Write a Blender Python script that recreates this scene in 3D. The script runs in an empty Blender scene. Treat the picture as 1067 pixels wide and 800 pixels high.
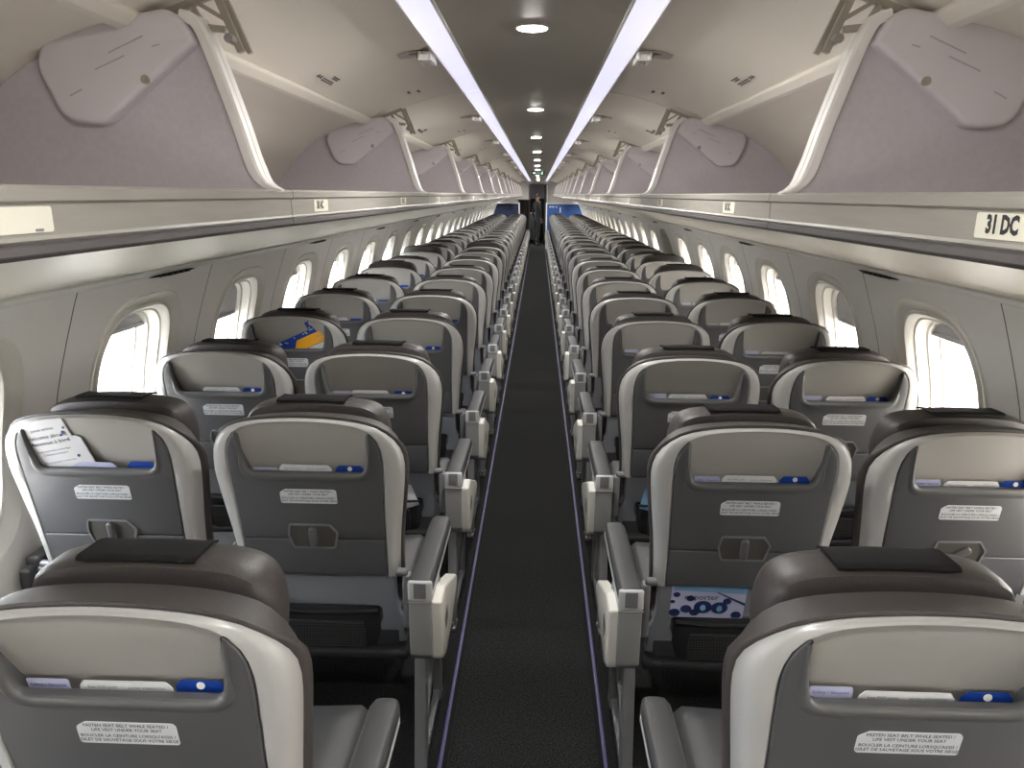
import bpy, bmesh, math, random
from mathutils import Vector, Matrix
from mathutils.geometry import tessellate_polygon
random.seed(4)
S = bpy.context.scene
COL = S.collection
pi = math.pi

# ------------------------------------------------------------------ materials
def srgb(r, g, b):
    f = lambda c: (c/255/12.92) if c/255 <= .04045 else ((c/255+.055)/1.055)**2.4
    return (f(r), f(g), f(b), 1)
M = {}
def mat(name, col, rough=.5, metal=0, bump=0, scale=60, var=0, spec=.5, coat=0, stretch=(1,1,1)):
    m = bpy.data.materials.new(name); m.use_nodes = True
    nt = m.node_tree; b = nt.nodes['Principled BSDF']
    c = srgb(*col)
    b.inputs['Base Color'].default_value = c
    b.inputs['Roughness'].default_value = rough
    b.inputs['Metallic'].default_value = metal
    b.inputs['Specular IOR Level'].default_value = spec
    b.inputs['Coat Weight'].default_value = coat
    b.inputs['Coat Roughness'].default_value = .15
    if bump or var:
        tc = nt.nodes.new('ShaderNodeTexCoord'); mp = nt.nodes.new('ShaderNodeMapping')
        mp.inputs['Scale'].default_value = stretch
        nz = nt.nodes.new('ShaderNodeTexNoise'); nz.inputs['Scale'].default_value = scale
        nz.inputs['Detail'].default_value = 4
        nt.links.new(tc.outputs['Object'], mp.inputs['Vector']); nt.links.new(mp.outputs['Vector'], nz.inputs['Vector'])
        if bump:
            bp = nt.nodes.new('ShaderNodeBump'); bp.inputs['Strength'].default_value = bump; bp.inputs['Distance'].default_value = .002
            nt.links.new(nz.outputs['Fac'], bp.inputs['Height']); nt.links.new(bp.outputs['Normal'], b.inputs['Normal'])
        if var:
            r = nt.nodes.new('ShaderNodeValToRGB')
            r.color_ramp.elements[0].position = .35; r.color_ramp.elements[1].position = .68
            r.color_ramp.elements[0].color = tuple(x*(1-var) for x in c[:3])+(1,)
            r.color_ramp.elements[1].color = tuple(min(1, x*(1+var)) for x in c[:3])+(1,)
            nt.links.new(nz.outputs['Fac'], r.inputs['Fac']); nt.links.new(r.outputs['Color'], b.inputs['Base Color'])
    M[name] = m
    return m
def emat(name, col, strength):
    m = bpy.data.materials.new(name); m.use_nodes = True
    b = m.node_tree.nodes['Principled BSDF']
    b.inputs['Base Color'].default_value = (.8, .8, .8, 1)
    b.inputs['Emission Color'].default_value = col
    b.inputs['Emission Strength'].default_value = strength
    M[name] = m
mat('shell_light', (166, 165, 162), .32, 0, .05, 300)
mat('pocket_light', (158, 155, 149), .38)
mat('panel_dark', (84, 84, 85), .42, .15, .06, 500)
mat('tray_dark', (80, 80, 82), .4, .15)
mat('latch_dark', (86, 86, 85), .4, .1)
mat('lower_grey', (124, 127, 133), .38, .1)
mat('leather', (60, 55, 53), .48, 0, .35, 220, .08)
mat('strap_black', (13, 12, 13), .7, 0, .4, 500, 0, .25)
mat('pouch_black', (22, 22, 25), .8, 0, .3, 200)
mat('pad_grey', (52, 52, 53), .5, 0, .1, 300)
mat('cap_light', (178, 178, 178), .35)
mat('shroud_cream', (196, 194, 186), .42)
mat('frame_grey', (120, 121, 123), .4, .25)
mat('arm_light', (132, 132, 131), .42)
mat('steel', (170, 168, 164), .3, .8)
mat('carpet', (36, 36, 36), .95, 0, .9, 190, .85, .1)
mat('track_purple', (62, 56, 100), .45)
mat('black_edge', (10, 10, 11), .8, spec=.2)
mat('wall_cream', (236, 234, 230), .45, 0, .03, 200)
mat('psu_cream', (230, 225, 212), .4, 0, .03, 90)
mat('door_cream', (224, 218, 205), .45, 0, .03, 90)
mat('bin_cream', (220, 214, 202), .42)
mat('divider_grey', (196, 190, 194), .5, 0, .03, 80, .03)
mat('cover_grey', (210, 205, 208), .5, 0, .03, 80)
mat('trim_white', (236, 232, 227), .3)
mat('lip_grey', (146, 142, 134), .38, .1, 0, 30, .06, stretch=(1, .2, 3))
mat('lip_dark', (84, 80, 80), .45)
mat('bracket_grey', (165, 158, 144), .45, .2)
mat('ceiling_grey', (186, 182, 170), .55)
mat('white_plastic', (228, 226, 222), .35)
mat('paper_white', (205, 205, 206), .6)
mat('label_white', (196, 198, 200), .5)
mat('ink', (30, 30, 34), .6)
mat('ink_grey', (120, 120, 128), .6)
mat('card_lavender', (178, 180, 206), .45)
mat('card_blue', (24, 62, 150), .4)
mat('card_yellow', (238, 170, 36), .45)
mat('card_deep', (34, 46, 92), .45)
mat('mag_sky', (120, 160, 196), .3)
mat('placard_cream', (214, 210, 194), .5)
mat('partition_blue', (44, 84, 148), .6)
mat('partition_navy', (20, 34, 72), .6)
mat('door_dark', (14, 13, 14), .6)
mat('curtain_brown', (46, 38, 30), .8)
mat('uniform_black', (7, 7, 9), .8)
mat('skin', (120, 84, 66), .55)
mat('hair', (10, 8, 8), .6)
mat('bulkhead', (196, 192, 186), .5)
mat('tarmac', (190, 189, 186), .9, 0, 0, 3, .1)
mat('seam_dark', (70, 67, 62), .7)
mat('shade_grey', (176, 176, 178), .6)
mat('reveal', (214, 211, 203), .4)
mat('exit_dark', (18, 34, 28), .4)
mat('plate_grey', (176, 172, 160), .4)
mat('scuff', (172, 168, 171), .6)
mat('mouth', (110, 62, 55), .6)
emat('strip_glow', (.79, .78, .99, 1), .235)
emat('lamp_glow', (1, .98, .94, 1), 330)
emat('exit_glow', (.25, .9, .5, 1), .35)
# mesh netting : black threads with holes
def netting():
    m = bpy.data.materials.new('netting'); m.use_nodes = True; nt = m.node_tree
    b = nt.nodes['Principled BSDF']; b.inputs['Roughness'].default_value = .7
    tc = nt.nodes.new('ShaderNodeTexCoord'); mp = nt.nodes.new('ShaderNodeMapping')
    mp.inputs['Rotation'].default_value = (0, pi/4, 0)
    ck = nt.nodes.new('ShaderNodeTexChecker'); ck.inputs['Scale'].default_value = 170
    ck.inputs['Color1'].default_value = srgb(62, 62, 62); ck.inputs['Color2'].default_value = srgb(8, 8, 8)
    nt.links.new(tc.outputs['Object'], mp.inputs['Vector']); nt.links.new(mp.outputs['Vector'], ck.inputs['Vector'])
    nt.links.new(ck.outputs['Color'], b.inputs['Base Color'])
    M['netting'] = m
netting()
def glass():
    m = bpy.data.materials.new('window_glass'); m.use_nodes = True; nt = m.node_tree
    nt.nodes.remove(nt.nodes['Principled BSDF'])
    o = nt.nodes['Material Output']
    t = nt.nodes.new('ShaderNodeBsdfTransparent'); t.inputs['Color'].default_value = (.96, .97, .97, 1)
    g = nt.nodes.new('ShaderNodeBsdfGlossy'); g.inputs['Roughness'].default_value = .03
    lw = nt.nodes.new('ShaderNodeLayerWeight'); lw.inputs['Blend'].default_value = .5
    pw = nt.nodes.new('ShaderNodeMath'); pw.operation = 'POWER'; pw.inputs[1].default_value = 4
    f = nt.nodes.new('ShaderNodeMath'); f.operation = 'MULTIPLY_ADD'; f.inputs[1].default_value = .5; f.inputs[2].default_value = .04
    nt.links.new(lw.outputs['Facing'], pw.inputs[0]); nt.links.new(pw.outputs[0], f.inputs[0])
    mx = nt.nodes.new('ShaderNodeMixShader')
    nt.links.new(f.outputs[0], mx.inputs['Fac']); nt.links.new(t.outputs[0], mx.inputs[1]); nt.links.new(g.outputs[0], mx.inputs[2])
    nt.links.new(mx.outputs[0], o.inputs['Surface'])
    M['window_glass'] = m
glass()

# ------------------------------------------------------------------ mesh helpers
class MB:
    """collects shapes into one mesh"""
    def __init__(self):
        self.v = []; self.f = []; self.mi = []
    def add(self, verts, faces, mi=0):
        n = len(self.v)
        self.v += [tuple(p) for p in verts]
        self.f += [tuple(i+n for i in f) for f in faces]
        self.mi += [mi]*len(faces)
        return self
    def loft(self, rings, closed=True, cap0=False, cap1=False, mi=0):
        n = len(rings[0]); V = []; F = []
        for r in rings: V += list(r)
        for k in range(len(rings)-1):
            for i in range(n if closed else n-1):
                j = (i+1) % n
                F.append((k*n+i, k*n+j, (k+1)*n+j, (k+1)*n+i))
        if cap0: F.append(tuple(range(n-1, -1, -1)))
        if cap1: F.append(tuple((len(rings)-1)*n+i for i in range(n)))
        return self.add(V, F, mi)
    def box(self, lo, hi, b=0, mi=0, rot=None):
        (x0, y0, z0), (x1, y1, z1) = lo, hi
        b = min(b, (x1-x0)/2.01, (y1-y0)/2.01, (z1-z0)/2.01) if b else 0
        if not b:
            V = [(x, y, z) for x in (x0, x1) for y in (y0, y1) for z in (z0, z1)]
            F = [(0,1,3,2), (4,6,7,5), (0,4,5,1), (2,3,7,6), (0,2,6,4), (1,5,7,3)]
            return self.add(V, F, mi)
        def rr(i):   # rounded rectangle ring in xy, inset i
            pts = []
            for cx, cy, a in ((x1-b, y1-b, 0), (x0+b, y1-b, 90), (x0+b, y0+b, 180), (x1-b, y0+b, 270)):
                for k in range(4):
                    t = math.radians(a+k*30); pts.append((cx+(b-i)*math.cos(t), cy+(b-i)*math.sin(t)))
            return pts
        rings = []
        for k in range(4):
            t = k*pi/6; rings.append([(p[0], p[1], z0+b-b*math.cos(t)) for p in rr(b-b*math.sin(t))])
        for k in range(4):
            t = pi/2-k*pi/6; rings.append([(p[0], p[1], z1-b+b*math.cos(t)) for p in rr(b-b*math.sin(t))])
        return self.loft(rings, True, True, True, mi)
    def prism(self, poly, d0, d1, mp, b=.0, mi=0, bb=None):
        """extrude 2-D polygon poly (u,v) from depth d0 to d1, mp(u,v,d)->xyz, front edge rounded by b"""
        a = sum(poly[i][0]*poly[(i+1) % len(poly)][1]-poly[(i+1) % len(poly)][0]*poly[i][1] for i in range(len(poly)))
        if a < 0: poly = poly[::-1]
        sg = 1 if d1 > d0 else -1
        rings = []; p0 = poly; p1 = poly
        if b:
            p0 = inset(poly, b)
            for t in (0, .33, .66, 1):
                i = b*(1-math.sin(t*pi/2)); d = d0+sg*b*(1-math.cos(t*pi/2))
                rings.append([mp(u, v, d) for u, v in inset(poly, i)])
        else:
            rings.append([mp(u, v, d0) for u, v in poly])
        if bb:
            p1 = inset(poly, bb)
            for t in (1, .5, 0):
                i = bb*(1-math.sin(t*pi/2)); d = d1-sg*bb*(1-math.cos(t*pi/2))
                rings.append([mp(u, v, d) for u, v in inset(poly, i)])
        else:
            rings.append([mp(u, v, d1) for u, v in poly])
        self.loft(rings, True, False, False, mi)
        for pl, ring in ((p0, rings[0]), (p1, rings[-1])):
            tri = tessellate_polygon([[Vector((u, v, 0)) for u, v in pl]])
            self.add(ring, [tuple(t) for t in tri], mi)
        return self
    def tube(self, pts, r, n=10, mi=0, cap=True):
        pts = [Vector(p) for p in pts]; rings = []
        rr = r if isinstance(r, (list, tuple)) else [r]*len(pts)
        for k, p in enumerate(pts):
            t = (pts[min(k+1, len(pts)-1)]-pts[max(k-1, 0)]).normalized()
            a = t.cross(Vector((0, 0, 1)));
            if a.length < .05: a = t.cross(Vector((1, 0, 0)))
            a.normalize(); c = t.cross(a)
            rings.append([p+(a*math.cos(2*pi*i/n)+c*math.sin(2*pi*i/n))*rr[k] for i in range(n)])
        return self.loft(rings, True, cap, cap, mi)
    def bar(self, p, q, w, h, up=(0, 1, 0), mi=0):
        p, q = Vector(p), Vector(q); t = (q-p).normalized(); a = Vector(up).normalized(); c = t.cross(a).normalized(); a = c.cross(t)
        r = [[e+c*x*w/2+a*y*h/2 for x, y in ((-1,-1), (1,-1), (1,1), (-1,1))] for e in (p, q)]
        return self.loft(r, True, True, True, mi)
    def mesh(self, name, mats, sharp=35):
        me = bpy.data.meshes.new(name); me.from_pydata(self.v, [], self.f); me.update()
        for m in (mats if isinstance(mats, (list, tuple)) else [mats]): me.materials.append(M[m])
        if any(self.mi): me.polygons.foreach_set('material_index', self.mi)
        bm = bmesh.new(); bm.from_mesh(me)
        bmesh.ops.remove_doubles(bm, verts=bm.verts, dist=1e-6)
        bmesh.ops.recalc_face_normals(bm, faces=bm.faces)
        bm.to_mesh(me); bm.free()
        me.polygons.foreach_set('use_smooth', [True]*len(me.polygons))
        me.set_sharp_from_angle(angle=math.radians(sharp))
        return me
def inset(poly, d):
    if d < 1e-9: return list(poly)
    n = len(poly); out = []
    for i in range(n):
        a, b, c = Vector(poly[i-1]), Vector(poly[i]), Vector(poly[(i+1) % n])
        e1 = (b-a); e2 = (c-b)
        if e1.length < 1e-9 or e2.length < 1e-9: out.append(tuple(b)); continue
        e1.normalize(); e2.normalize()
        n1 = Vector((-e1.y, e1.x)); n2 = Vector((-e2.y, e2.x))
        m = (n1+n2);
        if m.length < 1e-6: m = n1
        m.normalize(); k = d/max(.35, m.dot(n1))
        out.append((b.x+m.x*k, b.y+m.y*k))
    return out
def rpoly(pts, r, n=5):
    """round the corners of a polygon; r one radius or one per corner"""
    out = []; L = len(pts); rs = r if isinstance(r, (list, tuple)) else [r]*L
    for i in range(L):
        a, b, c = Vector(pts[i-1]), Vector(pts[i]), Vector(pts[(i+1) % L])
        u = (a-b).normalized(); w = (c-b).normalized()
        ang = u.angle(w); rr = rs[i]
        if rr <= 0 or ang > 3.1: out.append(tuple(b)); continue
        t = min(rr/math.tan(ang/2), .49*(a-b).length, .49*(c-b).length); rr = t*math.tan(ang/2)
        cen = b+(u+w).normalized()*(rr/math.sin(ang/2))
        p0 = b+u*t-cen; p1 = b+w*t-cen
        a0 = math.atan2(p0.y, p0.x); a1 = math.atan2(p1.y, p1.x); da = (a1-a0+pi) % (2*pi)-pi
        for k in range(n+1):
            t_ = a0+da*k/n; out.append((cen.x+rr*math.cos(t_), cen.y+rr*math.sin(t_)))
    return out
def spline(pts, n):
    """catmull-rom through pts, resampled evenly to n points"""
    P = [Vector(p) for p in pts]; P = [2*P[0]-P[1]]+P+[2*P[-1]-P[-2]]; o = []
    for i in range(1, len(P)-2):
        for k in range(16):
            t = k/16; a, b, c, d = P[i-1:i+3]
            o.append(.5*((2*b)+(c-a)*t+(2*a-5*b+4*c-d)*t*t+(3*b-a-3*c+d)*t**3))
    o.append(P[-2])
    L = [0]
    for i in range(1, len(o)): L.append(L[-1]+(o[i]-o[i-1]).length)
    out = []; j = 0
    for k in range(n):
        s = L[-1]*k/(n-1)
        while j < len(L)-2 and L[j+1] < s: j += 1
        t = (s-L[j])/max(1e-9, L[j+1]-L[j]); out.append(tuple(o[j].lerp(o[j+1], min(1, t))))
    return out
def obj(name, me, parent=None, loc=(0, 0, 0), rot=(0, 0, 0)):
    o = bpy.data.objects.new(name, me); COL.objects.link(o)
    o.location = loc; o.rotation_euler = rot
    if parent: o.parent = parent
    return o
def tag(o, label=None, cat=None, group=None, kind=None):
    if label: o['label'] = label
    if cat: o['category'] = cat
    if group: o['group'] = group
    if kind: o['kind'] = kind
    return o
def thing(name, label, cat, loc, group=None, rot=(0, 0, 0)):
    return tag(obj(name, None, None, loc, rot), label, cat, group)
def text_mesh(s, size, mp, mats='ink', align='CENTER', bold=0):
    """flat lettering; mp(u,v)->xyz. s may hold several lines"""
    cu = bpy.data.curves.new('t', 'FONT'); cu.body = s; cu.size = size; cu.align_x = align; cu.align_y = 'CENTER'
    cu.resolution_u = 2; cu.offset = bold
    o = bpy.data.objects.new('t', cu); COL.objects.link(o)
    dg = bpy.context.evaluated_depsgraph_get(); dg.update()
    me = bpy.data.meshes.new_from_object(o.evaluated_get(dg))
    bpy.data.objects.remove(o); bpy.data.curves.remove(cu)
    for v in me.vertices: v.co = Vector(mp(v.co.x, v.co.y))
    me.materials.clear(); me.materials.append(M[mats])
    for p in me.polygons: p.material_index = 0
    me.update()
    return me

# ------------------------------------------------------------------ seat
def ys(z): return -.17*(z-1.09)
def P(u, z, d=0): return (u, ys(z)+d, z)
def Q(u, z, d=0):      # depth shrinks towards the crest of the back
    t = max(0, min(1, (1.085-z)/.13)); t = t*t*(3-2*t)
    return (u, ys(z)+(d*(.16+.84*t) if d > 0 else d), z)
HALF_O = [(-.226,.600),(-.229,.66),(-.236,.74),(-.247,.83),(-.256,.91),(-.257,.955),(-.250,1.0),(-.232,1.035),(-.20,1.064),(-.15,1.081),(-.08,1.090),(0,1.093)]
HALF_I = [(-.201,.600),(-.202,.66),(-.203,.74),(-.205,.83),(-.208,.91),(-.209,.955),(-.208,.992),(-.200,1.028),(-.180,1.056),(-.140,1.0755),(-.076,1.0858),(0,1.089)]
def full(h): return h+[(-x, z) for x, z in h[-2::-1]]
def resamp(h, n=49): return spline(full(h), n)
def blend(a, b, t): return [(p[0]*(1-t)+q[0]*t, p[1]*(1-t)+q[1]*t) for p, q in zip(a, b)]
def grow(a, k):
    n = len(a); out = []
    for i in range(n):
        t = Vector(a[min(i+1, n-1)])-Vector(a[max(i-1, 0)]); t.normalize()
        nn = Vector((-t.y, t.x))          # outward for left->top->right
        out.append((a[i][0]+nn.x*k, a[i][1]+nn.y*k))
    return out
O_ = resamp(HALF_O); I_ = resamp(HALF_I)
SEAT = {}
def build_seat_meshes():
    # light shell rim, from the edge of the dark panel round to the side
    m = MB()
    rows = [[P(u, z, .012) for u, z in grow(I_, -.006)], [P(u, z, .0) for u, z in I_], [P(u, z, -.006) for u, z in blend(I_, O_, .12)],
            [P(u, z, -.005) for u, z in blend(I_, O_, .42)], [P(u, z, -.001) for u, z in blend(I_, O_, .72)],
            [Q(u, z, .006) for u, z in blend(I_, O_, .92)], [Q(u, z, .016) for u, z in O_], [Q(u, z, .034) for u, z in grow(O_, .003)], [Q(u, z, .058) for u, z in grow(O_, .002)],
            [Q(u, z, .062) for u, z in grow(O_, -.02)]]
    m.loft(rows, closed=False)
    SEAT['shell'] = m.mesh('shell', 'shell_light', 50)
    # recessed light back of the literature pocket
    m = MB(); n = 25; rows = []
    for k in range(n):
        u = -.188+.376*k/(n-1)
        top = [z for (uu, z) in grow(I_, -.001) if 1][0]
        # crest height over u
        zt = max(.99, min_interp(u))
        col = []
        for j in range(9):
            t = j/8; z = .845+(zt-.845)*t
            if z < .90: d = .040
            else:
                s = (z-.90)/(zt-.90); d = .040*(1-s)**1.3+.001
            col.append(P(u, z, d))
        rows.append(col)
    m.loft(rows, closed=False)
    SEAT['pocket_back'] = m.mesh('pocket_back', 'pocket_light', 50)
    # dark upper panel: U shape with towers beside the pocket
    def side(sg):
        return [(-.2015*1,.727),(-.2045,.83),(-.2075,.91),(-.2085,.955),(-.2075,.992),(-.204,1.014),(-.195,1.035),(-.183,1.050),(-.176,1.056),(-.1745,1.02),(-.171,.985),(-.165,.955),(-.158,.941),(-.146,.936)]
    L = side(1); Rr = [(-x, z) for x, z in L[::-1]]
    m = MB(); m.prism(L+Rr, -.007, .010, P, .003)
    # inner cheeks of the two towers, running back to the recessed pocket
    for sg in (-1, 1):
        a = [(sg*.179, 1.056), (sg*.176, 1.054), (sg*.1745, 1.02), (sg*.170, .985), (sg*.165, .955), (sg*.160, .93), (sg*.160, .86)]
        m.loft([[P(u, z, -.001) for u, z in a], [P(u*1.01, z, .050) for u, z in a]], closed=False)
    SEAT['back_panel'] = m.mesh('back_panel', 'panel_dark', 40)
    m = MB(); pth = [(-.176,1.052),(-.173,1.0),(-.168,.965),(-.162,.945),(-.148,.934),(-.10,.931),(0,.931),(.10,.931),(.148,.934),(.162,.945),(.168,.965),(.173,1.0),(.176,1.052)]
    pth = spline(pth, 45); rows = []
    for a_, d_ in ((.004,.004),(.0035,-.004),(.0,-.0095),(-.5,-.0115),(-1,-.0065)):
        rr_ = []
        for i, (u, z) in enumerate(grow(pth, 0)):
            wd = .006+.016*max(0, min(1, (.985-z)/.05))
            gg = grow(pth, a_ if a_ > 0 else a_*wd)[i]; rr_.append(P(gg[0], gg[1], d_))
        rows.append(rr_)
    m.loft(rows, closed=False); SEAT['pocket_lip'] = m.mesh('pocket_lip', 'latch_dark', 60)
    # tray table below the join
    m = MB(); m.prism(rpoly([(-.2005,.604),(.2005,.604),(.2015,.7235),(-.2015,.7235)], [.008,.008,.003,.003], 3), -.007, .012, P, .004)
    SEAT['tray_table'] = m.mesh('tray_table', 'tray_dark', 40)
    # tray latch: raised rim, sunk floor, turning lever
    hexo = [(-.065,.775),(.052,.775),(.072,.747),(.060,.695),(-.060,.695),(-.072,.738)]
    m = MB(); ho = rpoly(hexo, .008, 3); hi = inset(rpoly(hexo[::1], .008, 3), .005)
    a = sum(ho[i][0]*ho[(i+1) % len(ho)][1]-ho[(i+1) % len(ho)][0]*ho[i][1] for i in range(len(ho)))
    if a < 0: hi = inset(ho[::-1], .005)[::-1]
    m.loft([[P(u, z, -.004) for u, z in ho], [P(u, z, -.0115) for u, z in ho], [P(u, z, -.0115) for u, z in hi], [P(u, z, -.0075) for u, z in hi]])
    SEAT['latch_frame'] = m.mesh('latch_frame', 'frame_grey', 40)
    m = MB(); m.prism(hi, -.0082, -.006, P)
    SEAT['latch_recess'] = m.mesh('latch_recess', 'seam_dark')
    for nm, ang in (('latch_up', 0), ('latch_turned', -1.0)):
        m = MB(); q = rpoly([(-.0105,-.034),(.0105,-.034),(.0105,.032),(-.0105,.032)], .0098, 5)
        m.prism(q, -.021, -.008, lambda u, v, d: P(u*math.cos(ang)-v*math.sin(ang), v*math.cos(ang)+u*math.sin(ang)+.735, d), .006)
        SEAT[nm] = m.mesh('latch', 'latch_dark', 50)
    # instruction label
    m = MB(); m.prism(rpoly([(-.078,.842),(.078,.842),(.078,.886),(-.062,.886),(-.078,.876)], [.006,.004,.008,.008,.006], 3), -.0085, -.006, P)
    SEAT['placard'] = m.mesh('placard', 'label_white')
    ln = [('FASTEN SEAT BELT WHILE SEATED /', .8795), ('LIFE VEST UNDER YOUR SEAT', .8705), ("BOUCLER LA CEINTURE LORSQU'ASSIS /", .8585), ('GILET DE SAUVETAGE SOUS VOTRE SI\u00c8GE', .8495)]
    tm = [text_mesh(s, .0083, lambda u, v, zz=zz: P(u, v+zz, -.0089), 'ink', bold=.00012) for s, zz in ln]
    SEAT['placard_text'] = join(tm, 'lettering', 'ink')
    # lower shell under the tray, cut out for the pouch
    m = MB(); hl = [(-.214,.598),(-.214,.50),(-.222,.455),(-.236,.43),(-.236,.345),(-.160,.337),(-.155,.40),(-.170,.432),(-.170,.47),(-.160,.478)]
    pl = hl+[(-x, z) for x, z in hl[::-1]]
    m.prism(pl, .016, .05, P, .006)
    SEAT['lower_shell'] = m.mesh('lower_shell', 'lower_grey', 40)
    # black pouch with a netting window
    m = MB(); rings = []
    for z, w, d in ((.482,.158,.012),(.46,.163,.000),(.40,.166,-.010),(.33,.164,-.008),(.285,.155,.02),(.27,.14,.06),(.30,.15,.11),(.47,.15,.11)):
        rings.append([P(w*math.sin(t)*(1 if abs(math.sin(t)) < .95 else 1), z, d+.03*(abs(math.sin(t))**6)) for t in [(-pi/2)+pi*i/16 for i in range(17)]])
    m.loft(rings, closed=False)
    SEAT['pouch'] = m.mesh('pouch', 'pouch_black', 60)
    m = MB(); m.prism(rpoly([(-.118,.338),(.118,.343),(.118,.437),(-.118,.437)], .008, 3), -.0145, -.008, P, .002)
    SEAT['pouch_net'] = m.mesh('netting_window', 'netting')
    m = MB(); m.tube([P(-.16,.474,-.004), P(-.06,.47,-.010), P(.06,.47,-.010), P(.16,.474,-.004)], .0055, 8)
    SEAT['pouch_hem'] = m.mesh('pouch_hem', 'pouch_black')
    # leather back cushion showing round the shell
    B = grow(O_, .013)
    m = MB(); rows = []
    for g, d in ((-.004,.054),(.003,.055),(.0075,.060),(.010,.072),(.008,.088),(-.004,.105),(-.02,.125),(-.05,.15),(-.09,.17)):
        q = grow(O_, g); rows.append([Q(u, z, d) if d < .1 else P(u, z, d-.02) for u, z in q]+[P(u*.96, .43, d+.02) for u in (q[-1][0], q[-1][0]*.33, -q[-1][0]*.33, q[0][0])])
    m.loft(rows, True, True, True)
    SEAT['backrest'] = m.mesh('backrest', 'leather', 50)
    # headrest block with its wings
    hr = [(-.196,.945),(-.202,.99),(-.198,1.040),(-.180,1.076),(-.14,1.096),(-.075,1.104),(0,1.106)]
    h = spline(full(hr), 41); m = MB(); rows = []
    for g, d in ((-.10,.112),(-.022,.114),(-.007,.120),(-.001,.134),(0,.152),(-.001,.190),(-.008,.212),(-.024,.226),(-.09,.232)):
        q = grow(h, g) if g > -.03 else [(u*.55, 1.0+(z-1.0)*.45) for u, z in h]
        rows.append([P(u, z, d) for u, z in q]+[P(u, .935+max(0, -g)*.4, d) for u in (q[-1][0]*.95, q[-1][0]*.4, -q[-1][0]*.4, q[0][0]*.95)])
    m.loft(rows, True, True, True)
    SEAT['headrest'] = m.mesh('headrest', 'leather', 50)
    m = MB(); pa = [(.150,.0), (.128,.004), (.112,.003)]
    uu = [-.096+.192*k/10 for k in range(11)]
    def hz(u): return 1.106-.002*(u/.075)**2 if abs(u) < .075 else 1.104-.007*(abs(u)-.075)/.065
    rows = []
    for d, dz in ((.214,-.004),(.195,.003),(.165,.005),(.145,.006),(.132,.006),(.127,.003)):
        rows.append([P(u, hz(u)+dz+(.004 if k in (0, 10) else 0), d) for k, u in enumerate(uu)])
    low = [[(x, y, z-.004) for x, y, z in r] for r in rows]
    m.loft(rows, False); m.loft(low, False)
    for a, b in ((rows[0], low[0]), (rows[-1], low[-1])): m.loft([a, b], False)
    for i in (0, 10): m.loft([[r[i] for r in rows], [r[i] for r in low]], False)
    SEAT['headrest_strap'] = m.mesh('headrest_strap', 'strap_black', 40)
    # seat cushion
    m = MB(); cs = [(-.225,.34),(-.238,.40),(-.235,.455),(-.215,.475),(-.12,.470),(0,.466),(.12,.470),(.215,.475),(.235,.455),(.238,.40),(.225,.34)]
    rows = []
    for y, k, dz in ((.135,.90,-.01),(.15,.98,-.004),(.25,1,0),(.40,1,.004),(.54,1,.012),(.60,.99,.004),(.622,.95,-.02)):
        rows.append([(x*k, y, .34+(z-.34)*(k if k < .97 else 1)+dz) for x, z in cs])
    m.loft(rows, True, True, True)
    SEAT['seat_cushion'] = m.mesh('seat_cushion', 'pad_grey', 50)
    m = MB()
    for a in (-1, 1):
        pth = [(a*.222,.17,.46), (a*.215,.19,.489), (a*.15,.25,.486), (a*.06,.30+.03*a,.483), (a*.02,.33+.05*a,.484)]
        m.loft([[(x, y-.022, z), (x, y+.022, z+.002), (x, y+.022, z+.005), (x, y-.022, z+.003)] for x, y, z in pth], True, True, True)
    m.box((.0,.33,.484), (.055,.395,.502), .006)
    SEAT['belt'] = m.mesh('seat_belt', 'frame_grey', 40)
    # hinge barrels at the foot of the shell
    for a in (-1, 1):
        m = MB(); y = ys(.606)+.012
        m.tube([(a*.212, y, .606), (a*.222, y, .606), (a*.223, y, .606), (a*.25, y, .606), (a*.256, y, .606)], [.008,.009,.0125,.0125,.008], 14)
        m.box((a*.252-.012, y-.012, .43), (a*.252+.012, y+.02, .60), .006)
        SEAT['hinge', a] = m.mesh('recline_hinge', 'frame_grey')
    for a in (-1, 1):
        # aisle arm: padded top, capped end, body, side bumper, legs
        cx = a*.312
        m = MB(); pr = rpoly([(-.033,0),(.033,0),(.033,.04),(-.033,.04)], [.004,.004,.013,.013], 4)
        rows = []
        for y, k in ((-.028,.96),(-.024,1),(.38,1),(.41,.96),(.43,.8),(.44,.5)):
            zc = .612-.018*max(0, y)/.44
            rows.append([(cx+x*k, y, zc+z*(.5+.5*k)) for x, z in pr])
        m.loft(rows, True, True, True)
        SEAT['arm_pad', a] = m.mesh('arm_pad', 'pad_grey', 40)
        m = MB(); m.box((cx-.034, -.042, .592), (cx+.034, -.027, .652), .007)
        m.box((cx+a*-.0-.034, -.03, .594), (cx+.034, .40, .6125), .004)
        SEAT['arm_cap', a] = m.mesh('arm_cap', 'cap_light', 40)
        m = MB(); m.box((cx-.017, -.0435, .602), (cx+.017, -.0415, .648), .0008)
        SEAT['arm_cap_stripe', a] = m.mesh('cap_stripe', 'frame_grey')
        m = MB(); q = rpoly([(-.04,.592),(.13,.592),(.17,.53),(.13,.44),(.06,.395),(0,.388),(-.034,.42)], [.005,.02,.05,.05,.03,.02,.02], 4)
        m.prism(q, cx-.033, cx+.031, lambda u, v, d: (d, u, v), .005, 0, .005)
        m.tube([(cx-.034, -.041, .590), (cx+.034, -.041, .590)], .0035, 8)
        SEAT['arm_body', a] = m.mesh('arm_body', 'arm_light', 40)
        # light bumper facing the aisle
        m = MB(); q = rpoly([(-.036,.588),(.06,.588),(.33,.475),(.37,.445),(.33,.415),(.20,.385),(.06,.365),(-.02,.40)], [.006,.03,.03,.015,.02,.04,.05,.03], 4)
        m.prism(q, cx+a*.058, cx+a*.024, lambda u, v, d: (d, u, v), .008)
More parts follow.
